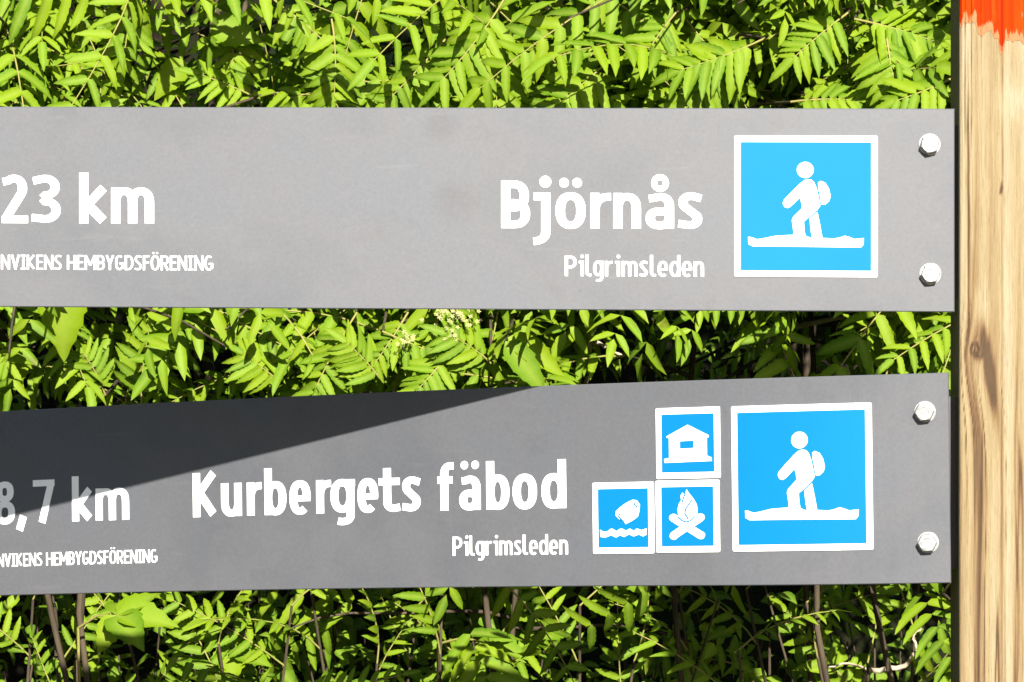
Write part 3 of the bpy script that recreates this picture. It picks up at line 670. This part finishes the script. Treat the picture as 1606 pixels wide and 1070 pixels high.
def shrub(x0, y0, label, n_br, seed, group='rowan shrubs behind the signs'):
    random.seed(seed)
    root = empty('rowan_shrub', (x0, y0, ground_h(x0, y0) - .03), label, 'shrub', group)
    base = Vector(root.location); off = tuple(base)
    far, near_count = Joined(), 0
    stems = []
    for k in range(2):
        dx, dy = random.uniform(-.34, .34), random.uniform(-.1, .1)
        pts = [Vector((x0 + dx * f + (.03 * math.sin(7 * f + k) + .012 * math.sin(19 * f + 2 * k)), y0 + dy * f - .12 * f * f, base.z + 2.35 * f)) for f in [i / 10 for i in range(11)]]
        stems.append(pts); V, Fq = tube_arrays([p - base for p in pts], .0042, .0018, 7)
        o = link('stem', fast_mesh('stem', V, Fq), M['twig']); o.parent = root
    parts = []
    for b in range(n_br):
        st = random.choice(stems); f = random.uniform(.42, .98); i = f * 10; j = min(9, int(i)); p0 = st[j].lerp(st[j + 1], i - j)
        az = random.uniform(-1.35, 1.35) if random.random() < .85 else random.uniform(-3, 3)
        out = Vector((math.sin(az), -math.cos(az), random.uniform(-.25, .45))).normalized(); Lb = random.uniform(.18, .48)
        pts = [p0 + out * (Lb * t) + Vector((0, 0, -.22 * Lb * t * t)) + Vector((.02 * math.sin(6 * t + b), 0, .012 * math.sin(9 * t + b))) * Lb for t in [q / 7 for q in range(8)]]
        lim = min(q.y - y_limit(q.x) for q in pts)
        if lim < .02: pts = [q + Vector((0, (.02 - lim) * (k_ / 7.), 0)) for k_, q in enumerate(pts)]
        vis = any(band_visible(q) for q in pts)
        kept = 0; nl = random.randint(6, 9)
        for q in range(nl):
            t = .25 + .75 * q / (nl - 1); a = t * 7; j = min(6, int(a)); p = pts[j].lerp(pts[j + 1], a - j)
            o2 = (out * .5 + Vector((random.choice((-1, 1)) * .7, -.25, -.15))).normalized() if q < nl - 1 else out
            sp = rnd_leaf(p, o2)
            # keep clear of the signs
            mn = min(min((c[0] + c[1].normalized() * c[3]).y - y_limit((c[0] + c[1].normalized() * c[3]).x) for c in sp[1]), min(r.y - y_limit(r.x) for r in sp[0]))
            if mn < 0: continue
            mid = sp[0][3]
            if hole(mid) and mid.y < 1.3 and random.random() < .95: continue
            if mid.y < .62: continue
            u_ = mid.z + .53 * mid.y
            if mid.y < 1.0 and u_ < 1.83 and random.random() < .97: continue
            kept += 1
            parts.append((mid.y if band_visible(mid) and in_view(mid) else 99, sp))
        if kept > 1:
            V, Fq = tube_arrays([q - base for q in pts], .0024, .0009, 5)
            o = link('branch', fast_mesh('branch', V, Fq), M['twig']); o.parent = root
    parts.sort(key=lambda t: t[0])
    for k, (key, sp) in enumerate(parts):
        if k < 30 and key < 90: add_leaf_parts(root, sp, M['leaf'], None)
        else: far.leaf(sp, hi if key < 90 else lo)
    o = far.build('foliage', M['leaf'], root, off); tag(o, kind='stuff')
    return root
SH = [(-.62, 1.10, 'rowan shrub at the far left edge of the photo', 98, 3),
      (-.34, 1.0, 'rowan shrub with drooping leaves behind the figures 23 km', 104, 4),
      (-.06, 1.04, 'rowan shrub behind the middle of the signs, with a cream flower head', 104, 5),
      (.20, 1.02, 'rowan shrub behind the big hiker pictograms', 104, 6),
      (.46, .95, 'rowan shrub right behind the wooden post', 98, 8)]
shrubs = [shrub(*a) for a in SH]
for q, (x, y, nb, sd) in enumerate(((-.95, 1.2, 34, 31), (.85, 1.05, 34, 32))):
    shrub(x, y, ('rowan shrub standing left of the picture edge', 'rowan shrub standing right of the post')[q], nb, sd)
# back row: darker bushes that fill the depth
def back_bush(x0, y0, label, seed, n=170, h=(.5, 2.6)):
    random.seed(seed); root = empty('dark_bush', (x0, y0, ground_h(x0, y0) - .03), label, 'bush', 'bushes on the slope behind the rowans'); base = Vector(root.location)
    J = Joined()
    for k in range(5):
        a = random.uniform(0, 6.28); pts = [base + Vector((.28 * math.cos(a) * f, .2 * math.sin(a) * f, 1.7 * f)) for f in [i / 6 for i in range(7)]]
        V, Fq = tube_arrays([p - base for p in pts], .0045, .0015, 5); o = link('stem', fast_mesh('stem', V, Fq), M['twig']); o.parent = root
    for k in range(n):
        p = Vector((x0 + random.gauss(0, .2), y0 + random.gauss(0, .14), random.uniform(*h)))
        J.leaf(rnd_leaf(p, Vector((random.uniform(-1, 1), -.5, -.2)), random.uniform(.08, .13)), lo if not in_view(p) else hi)
    tag(J.build('foliage', M['leaf_back'], root, tuple(base)), kind='stuff')
names = ['dark bush low behind the left end of the lower sign', 'dark bush behind the figures on the signs', 'dark bush behind the middle of the signs', 'dark bush seen through the gap right of centre', 'dark bush on the slope behind the post']
for q, x in enumerate((-.72, -.36, 0, .34, .7)): back_bush(x, 1.62 + .08 * (q % 2), names[q], 50 + q)

# leaves that hang in front of the rest, on short shoots of the shrubs
def key_leaf(sh, b, t, y, pairs, ll, tilt=(0, -.8, .55), sag=.12, dy=-.02):
    z = DIST + y; B = Vector(((b[0] - 803) / FPX * z, y, EYE - (b[1] - 535) / FPX * z)); z -= 0; T = Vector(((t[0] - 803) / FPX * z, y + dy, EYE - (t[1] - 535) / FPX * z))
    mn = y_limit(T.x) + .03
    if T.y < mn: B.y += mn - T.y; T.y = mn
    root = shrubs[sh]; o = Vector(root.location)
    e = B + Vector((random.uniform(-.05, .05), .16, random.uniform(-.02, .06)))
    V, Fq = tube_arrays([B - o, B.lerp(e, .5) + Vector((0, 0, .012)) - o, e - o], .0012, .0022, 5); q = link('branch', fast_mesh('branch', V, Fq), M['twig']); q.parent = root
    add_leaf_parts(root, leaf_spec(B, T - B, Vector(tilt), (T - B).length * 1.1, pairs + 2, ll * .84 / FPX * (DIST + y), sag), M['leaf'], None)
random.seed(77)
for a in (_k for _k in ((0, (207, -30), (208, 85), .45, 4, 66), (1, (375, 10), (350, 120), .5, 5, 60), (1, (430, 0), (520, 70), .48, 6, 62), (1, (395, 150), (330, 120), .47, 4, 55), (2, (520, 30), (540, 135), .46, 5, 70),
          (2, (700, 60), (620, 155), .45, 6, 62), (2, (790, 0), (720, 120), .42, 6, 80), (2, (765, 50), (800, 160), .44, 5, 74), (3, (950, 100), (880, 165), .4, 5, 80), (3, (960, 0), (1060, 60), .45, 6, 64),
          (3, (1200, 60), (1090, 115), .36, 7, 76), (3, (1165, 75), (1080, 160), .38, 6, 70), (3, (1060, 20), (1010, 80), .42, 5, 60), (3, (1330, 20), (1250, 80), .36, 6, 66), (4, (1340, 30), (1450, 55), .34, 7, 92, (0.1, -.8, .5), .3),
          (4, (1390, 55), (1395, 120), .33, 4, 74), (4, (1495, 122), (1420, 160), .3, 4, 70), (3, (1240, 160), (1330, 150), .36, 5, 60),
          (0, (-20, 530), (15, 560), .47, 3, 60), (0, (222, 640), (222, 530), .44, 5, 62, (0, -.9, .3)), (1, (165, 620), (150, 560), .46, 4, 48), (1, (330, 480), (470, 560), .45, 7, 58), (1, (440, 600), (395, 560), .44, 4, 60),
          (2, (560, 490), (490, 600), .42, 6, 62), (2, (600, 520), (690, 560), .42, 5, 64), (2, (600, 600), (560, 540), .42, 5, 58), (2, (770, 570), (720, 520), .41, 4, 66), (2, (640, 490), (600, 560), .43, 5, 50), (2, (700, 560), (660, 610), .40, 4, 60),
          (4, (1385, 605), (1412, 512), .76, 3, 72, (.1, -.9, .3), .12, -.01), (4, (1500, 500), (1425, 497), .74, 4, 60), (4, (1520, 560), (1470, 540), .8, 4, 60))):
    a = list(a); a[3] += .27 if a[3] < .6 else 0; key_leaf(*a)
# ------------------------------------------------------------------ undergrowth on the bank
BROAD = []
for q in range(6):
    V, Fq, A = leaflet_arrays(1, .60 + .12 * random.random(), 12, .10 + .15 * random.random(), .1 + .25 * random.random(), .045, random.uniform(-.3, .3), True, random.uniform(-.08, .08))
    BROAD.append((fast_mesh('blade', V, Fq, {'vein': A, 'tone': np.zeros(len(V))}), V, Fq, A))
ROUND = [leaflet_arrays(1, .72, 5, .12, .12 + .1 * q, 0, .2 * (q - 1), True) for q in range(3)]
def put_blade(parent, o0, p, d, u, s, mat, name='leaf', wy=1):
    o = link(name, random.choice(BROAD)[0], mat); o.parent = parent
    m = frame(d, u).to_4x4(); m.translation = p - o0; o.matrix_basis = m @ Matrix.Diagonal((s, s * wy, s, 1)); return o
def stem_part(root, base, pts, r0, r1, name='stem', mat=None, n=6):
    V, Fq = tube_arrays([Vector(p) - base for p in pts], r0, r1, n); o = link(name, fast_mesh(name, V, Fq), mat or M['twig']); o.parent = root; return o
def raspberry(x, y, z, label, seed, size=.085, n=9):
    """cane with leaves of three to five broad leaflets; x, y, z is the top"""
    random.seed(seed); by = y + .10; root = empty('raspberry_cane', (x + .05, by, ground_h(x + .05, by) - .02), label, 'plant', 'raspberry canes in the undergrowth'); base = Vector(root.location)
    top = Vector((x, y, z)); pts = [base.lerp(top, i / 8) + Vector((.02 * math.sin(i), .03 * math.sin(math.pi * i / 8), 0)) for i in range(9)]
    stem_part(root, base, pts, .0028, .0015, mat=M['stalk'])
    for k in range(n):
        f = 1 - .10 * k; i = min(7, int(f * 8)); p = pts[i].lerp(pts[i + 1], f * 8 - i); a = k * 2.4 + .4
        d = Vector((math.cos(a), -.45 - .3 * abs(math.sin(a)), random.uniform(-.1, .35))).normalized(); Ls = random.uniform(.04, .07)
        q = p + d * Ls; pet = stem_part(root, base, [p, p.lerp(q, .5) + Vector((0, 0, .006)), q], .0014, .001, 'leaf_stalk', M['stalk'], 5)
        u = (sunup + Vector((random.uniform(-.4, .4), 0, random.uniform(-.3, .3)))).normalized(); s_ = d.cross(u)
        for g, l in ((0, 1.), (1, .82), (-1, .82)) if k % 2 else ((0, 1.), (1, .9), (-1, .9), (2, .65), (-2, .65)):
            an = g * math.radians(52); dd = d * math.cos(an) + s_ * math.sin(an) - u * random.uniform(.05, .35)
            o = put_blade(pet, base, q, dd, (u + s_ * (.35 * g) + d * random.uniform(-.25, .25)).normalized(), size * l * random.uniform(.9, 1.1), M['leaf_broad'], 'leaflet')
def px_world(px, py, y): z = DIST + y; return Vector(((px - 803) / FPX * z, y, EYE - (py - 535) / FPX * z))
for q, (a, b, y, lb, sz) in enumerate(((90, 985, .91, 'bright raspberry cane in the lower left corner of the photo', .056), (655, 1010, .98, 'raspberry cane below the middle of the lower sign', .042), (255, 1010, 1.0, 'small raspberry cane right of the bright one', .045))):
    p = px_world(a, b, y); raspberry(p.x, p.y, p.z, lb, 70 + q, sz)
def low_bush(px_, y, label, seed, n=300, sz=(.014, .028), zc=1.19):
    random.seed(seed); x = (px_ - 803) / FPX * (DIST + y); by = y + .08
    root = empty('bilberry_bush', (x, by, ground_h(x, by) - .02), label, 'bush', 'low bilberry bushes in the undergrowth'); base = Vector(root.location); J = Joined()
    for k in range(16):
        tip = Vector((x + random.gauss(0, .12), y + random.gauss(0, .07), zc + random.uniform(-.10, .12)))
        pts = [base.lerp(tip, i / 6) + Vector((.012 * math.sin(i * 2 + k), 0, .04 * math.sin(math.pi * i / 6))) for i in range(7)]
        stem_part(root, base, pts, .0025, .001, n=5)
        for j in range(n // 16 * 2):
            p = pts[3].lerp(pts[6], random.random()) + Vector((random.gauss(0, .02), random.gauss(0, .02), random.gauss(0, .02)))
            V, Fq, A = random.choice(ROUND); d = Vector((random.uniform(-1, 1), random.uniform(-1, .2), random.uniform(-.5, .4))); u = (sunup + Vector((random.uniform(-.6, .6), random.uniform(-.6, .6), random.uniform(-.5, .5)))).normalized()
            if d.cross(u).length < .1: continue
            m = np.array(frame(d, u)) * random.uniform(*sz); J.add(V @ m.T + np.array(p - base), Fq, random.random(), A)
    tag(J.build('foliage', M['leaf_under'], root, (0, 0, 0)), kind='stuff')
for q, (a, y, lb) in enumerate(((40, 1.15, 'low bilberry bush in the lower left corner, behind the bright raspberry cane'), (330, 1.10, 'low bilberry bush below the small capitals of the lower sign'), (610, 1.15, 'low bilberry bush below the name on the lower sign'),
        (860, 1.10, 'low bilberry bush below the word Pilgrimsleden'), (1130, 1.15, 'low bilberry bush below the campfire pictogram'), (1400, 1.10, 'low bilberry bush beside the foot of the bare crooked twig'))): low_bush(a, y, lb, 90 + q)
def sapling(px_, py_, y, label, seed, n=9, spread=.16):
    """young rowan whose top is at the given place"""
    random.seed(seed); top = px_world(px_, py_, y); by = y + .12
    root = empty('rowan_sapling', (top.x + .04, by, ground_h(top.x + .04, by) - .02), label, 'sapling', 'young rowans on the bank'); base = Vector(root.location)
    pts = [base.lerp(top, i / 8) + Vector((.02 * math.sin(i * 1.3 + seed), .03 * math.sin(math.pi * i / 8), 0)) for i in range(9)]
    stem_part(root, base, pts, .0034, .0014)
    for k in range(n):
        f = 1 - .055 * k; i = min(7, int(f * 8)); p = pts[i].lerp(pts[i + 1], f * 8 - i); a = k * 2.4
        out = Vector((math.cos(a), -.5 * abs(math.sin(a)) - .15, random.uniform(.0, .75) + (1.1 if k < 2 else 0)))
        add_leaf_parts(root, rnd_leaf(p, out, random.uniform(.085, .13)), M['leaf'], None)
for q, (a, b, y, lb) in enumerate(((430, 950, .96, 'young rowan below the name on the lower sign'), (880, 950, .93, 'young rowan below the bathing pictogram'), (1060, 930, .98, 'young rowan below the campfire pictogram'),
        (1290, 945, .96, 'young rowan below the big hiker pictogram of the lower sign'), (1190, 1020, .92, 'young rowan at the bottom edge, its leaves hanging in an arch'), (600, 1040, .95, 'young rowan at the bottom edge beside the raspberry cane'), (760, 1000, 1.02, 'young rowan at the bottom edge left of centre'), (1410, 905, 1.0, 'young rowan just left of the post below the lower sign'),
        (330, 1010, .94, 'young rowan below the small capitals of the lower sign'), (200, 925, 1.0, 'young rowan right of the bright raspberry cane, close under the sign'), (520, 925, .98, 'young rowan close under the middle of the lower sign'), (710, 930, .95, 'young rowan under the word Pilgrimsleden'),
        (980, 1040, .96, 'young rowan at the bottom edge below the bathing pictogram'), (20, 940, 1.0, 'young rowan at the left edge behind the raspberry cane'), (1340, 1040, 1.0, 'young rowan behind the bare crooked twig'), (1180, 925, 1.0, 'young rowan close under the big hiker pictogram'),
        (120, 1050, .97, 'young rowan in the lower left corner under the raspberry cane'), (1230, 990, 1.04, 'young rowan in the shade of the post below the lower sign'), (650, 950, 1.02, 'young rowan behind the raspberry cane at the bottom centre'))):
    sapling(a, b, y, lb, 110 + q)
# --- broad hanging leaves of a sallow at the left
def sallow(x, y, label, leaves, seed):
    random.seed(seed); root = empty('sallow_stem', (x, y, ground_h(x, y) - .02), label, 'sapling'); base = Vector(root.location)
    pts = [Vector((x + .015 * math.sin(i), y, base.z + 2.2 * i / 12)) for i in range(13)]; stem_part(root, base, pts, .0038, .002)
    for (a, b, yy, dx, dz, s) in leaves:
        p = px_world(a, b, yy); j = max(0, min(12, int((p.z + .05 - base.z) / 2.2 * 12))); q = pts[j]
        stem_part(root, base, [q, q.lerp(p, .5) + Vector((0, 0, .02)), p], .0018, .0009, 'twig', n=5)
        put_blade(root, base, p, Vector((dx, -.12, dz)), Vector((.1, -.9, .35)), s, M['leaf_broad'], wy=.62 if s == .0621 else 1)
sallow(-.42, .98, 'slender sallow stem with broad pointed leaves hanging below the figures 23 km', [(97, 437, .66, .02, -1, .072), (20, 60, .75, .5, -.8, .05), (75, 20, .75, .35, -1, .05), (290, 95, .75, -.5, -.6, .045), (330, 40, .75, .9, -.3, .05), (40, 560, .78, -.6, -.5, .05)], 5)
sallow(.0, .98, 'slender sallow stem with two big bright leaves right above the lower sign', [(796, 530, .66, .8, -.45, .0621), (792, 536, .65, .62, -.68, .0621), (740, 20, .75, -.6, -.6, .05), (1010, 30, .72, .4, -.9, .05)], 6)
# --- dead twigs
def twig(name, label, pts, r, mat, sub=()):
    o0 = Vector(pts[0]); root = empty(name, tuple(o0), label, 'twig')
    def smooth(P):
        out = []
        for i in range(len(P) - 1):
            for k in range(4): out.append(Vector(P[i]).lerp(Vector(P[i + 1]), k / 4) + Vector([random.uniform(-.0012, .0012) for _ in range(3)]))
        return out + [Vector(P[-1])]
    stem_part(root, o0, smooth(pts), r, r * .5, 'stem', mat)
    for s_ in sub: stem_part(root, o0, smooth(s_), r * .5, r * .25, 'side_twig', mat)
W_ = lambda *a: tuple(px_world(*a))
gb = px_world(1330, 1200, 1.3); gz = ground_h(gb.x, 1.3) - .01
twig('crooked_twig', 'bare pale crooked twig in the lower right corner beside the post', [(gb.x, 1.3, gz), W_(1330, 1110, 1.06), W_(1365, 1052, 1.02), W_(1420, 1046, 1.01), W_(1440, 1020, 1.00), W_(1452, 995, 1.00), W_(1478, 988, 1.00)], .0034, M['dry'],
     [[W_(1440, 1020, 1.00), W_(1432, 995, 1.00), W_(1450, 982, 1.00)], [W_(1365, 1052, 1.02), W_(1330, 1040, 1.00), W_(1300, 1046, 0.99)]])
gb = px_world(1010, 760, 1.55); gz = ground_h(gb.x, 1.55) - .01
twig('crooked_twig', 'bare pale twig bent in an angle, in the dark gap right of centre', [(gb.x, 1.55, gz), W_(915, 640, 1.0), W_(928, 530, .85), W_(975, 558, .84)], .003, M['dry'], [[W_(928, 530, .85), W_(940, 500, .88), W_(965, 480, .9)]])
gb = px_world(1230, 800, 1.6); gz = ground_h(gb.x, 1.6) - .01
twig('crooked_twig', 'bare brown twig lying just under the upper sign right of centre', [(gb.x, 1.6, gz), W_(1200, 620, 1.1), W_(1220, 520, .92), W_(1310, 500, .9), W_(1330, 497, .9)], .0035, M['dry'], [[W_(1220, 520, .92), W_(1180, 500, .9)]])
# --- cream flower head on the middle shrub
def flowers(parent, c, n, r, seed):
    random.seed(seed); bm = bmesh.new()
    for k in range(n):
        p = Vector((random.gauss(0, r), random.gauss(0, r * .5), random.gauss(0, r * .7))); nn = Vector((random.uniform(-.6, .6), -1, random.uniform(-.1, .8))).normalized()
        a = nn.cross(Vector((0, 0, 1))).normalized(); b = nn.cross(a); cv_ = bm.verts.new(p + nn * .001)
        for g in range(5):
            t = g * 1.2566 + k; q = .0022
            v = [bm.verts.new(p + a * (q * w2 * math.cos(t + dt)) + b * (q * w2 * math.sin(t + dt)) + nn * (.001 * w2)) for dt, w2 in ((-.45, .7), (0, 1.1), (.45, .7))]
            bm.faces.new([cv_] + v)
    me = bpy.data.meshes.new('flower_head'); bm.to_mesh(me); bm.free()
    o = link('flower_head', me, M['flower']); o.parent = parent; o.location = c - parent.location; o['kind'] = 'stuff'; o['label'] = 'cream flower head'
sh = shrubs[2]
for (a, b, y, n, r, sd) in ((715, 497, .66, 34, .010, 1), (690, 486, .66, 16, .007, 2), (640, 530, .66, 14, .004, 3), (712, 528, .66, 12, .004, 4)):
    c = px_world(a, b, y); flowers(sh, c, n, r, sd)
    stem_part(sh, Vector(sh.location), [c + Vector((0, .004, 0)), c + Vector((-.01, .06, -.03)), c + Vector((-.03, .14, -.10))], .0012, .002, 'branch', M['stalk'], 5)
print('objects', len(bpy.data.objects))
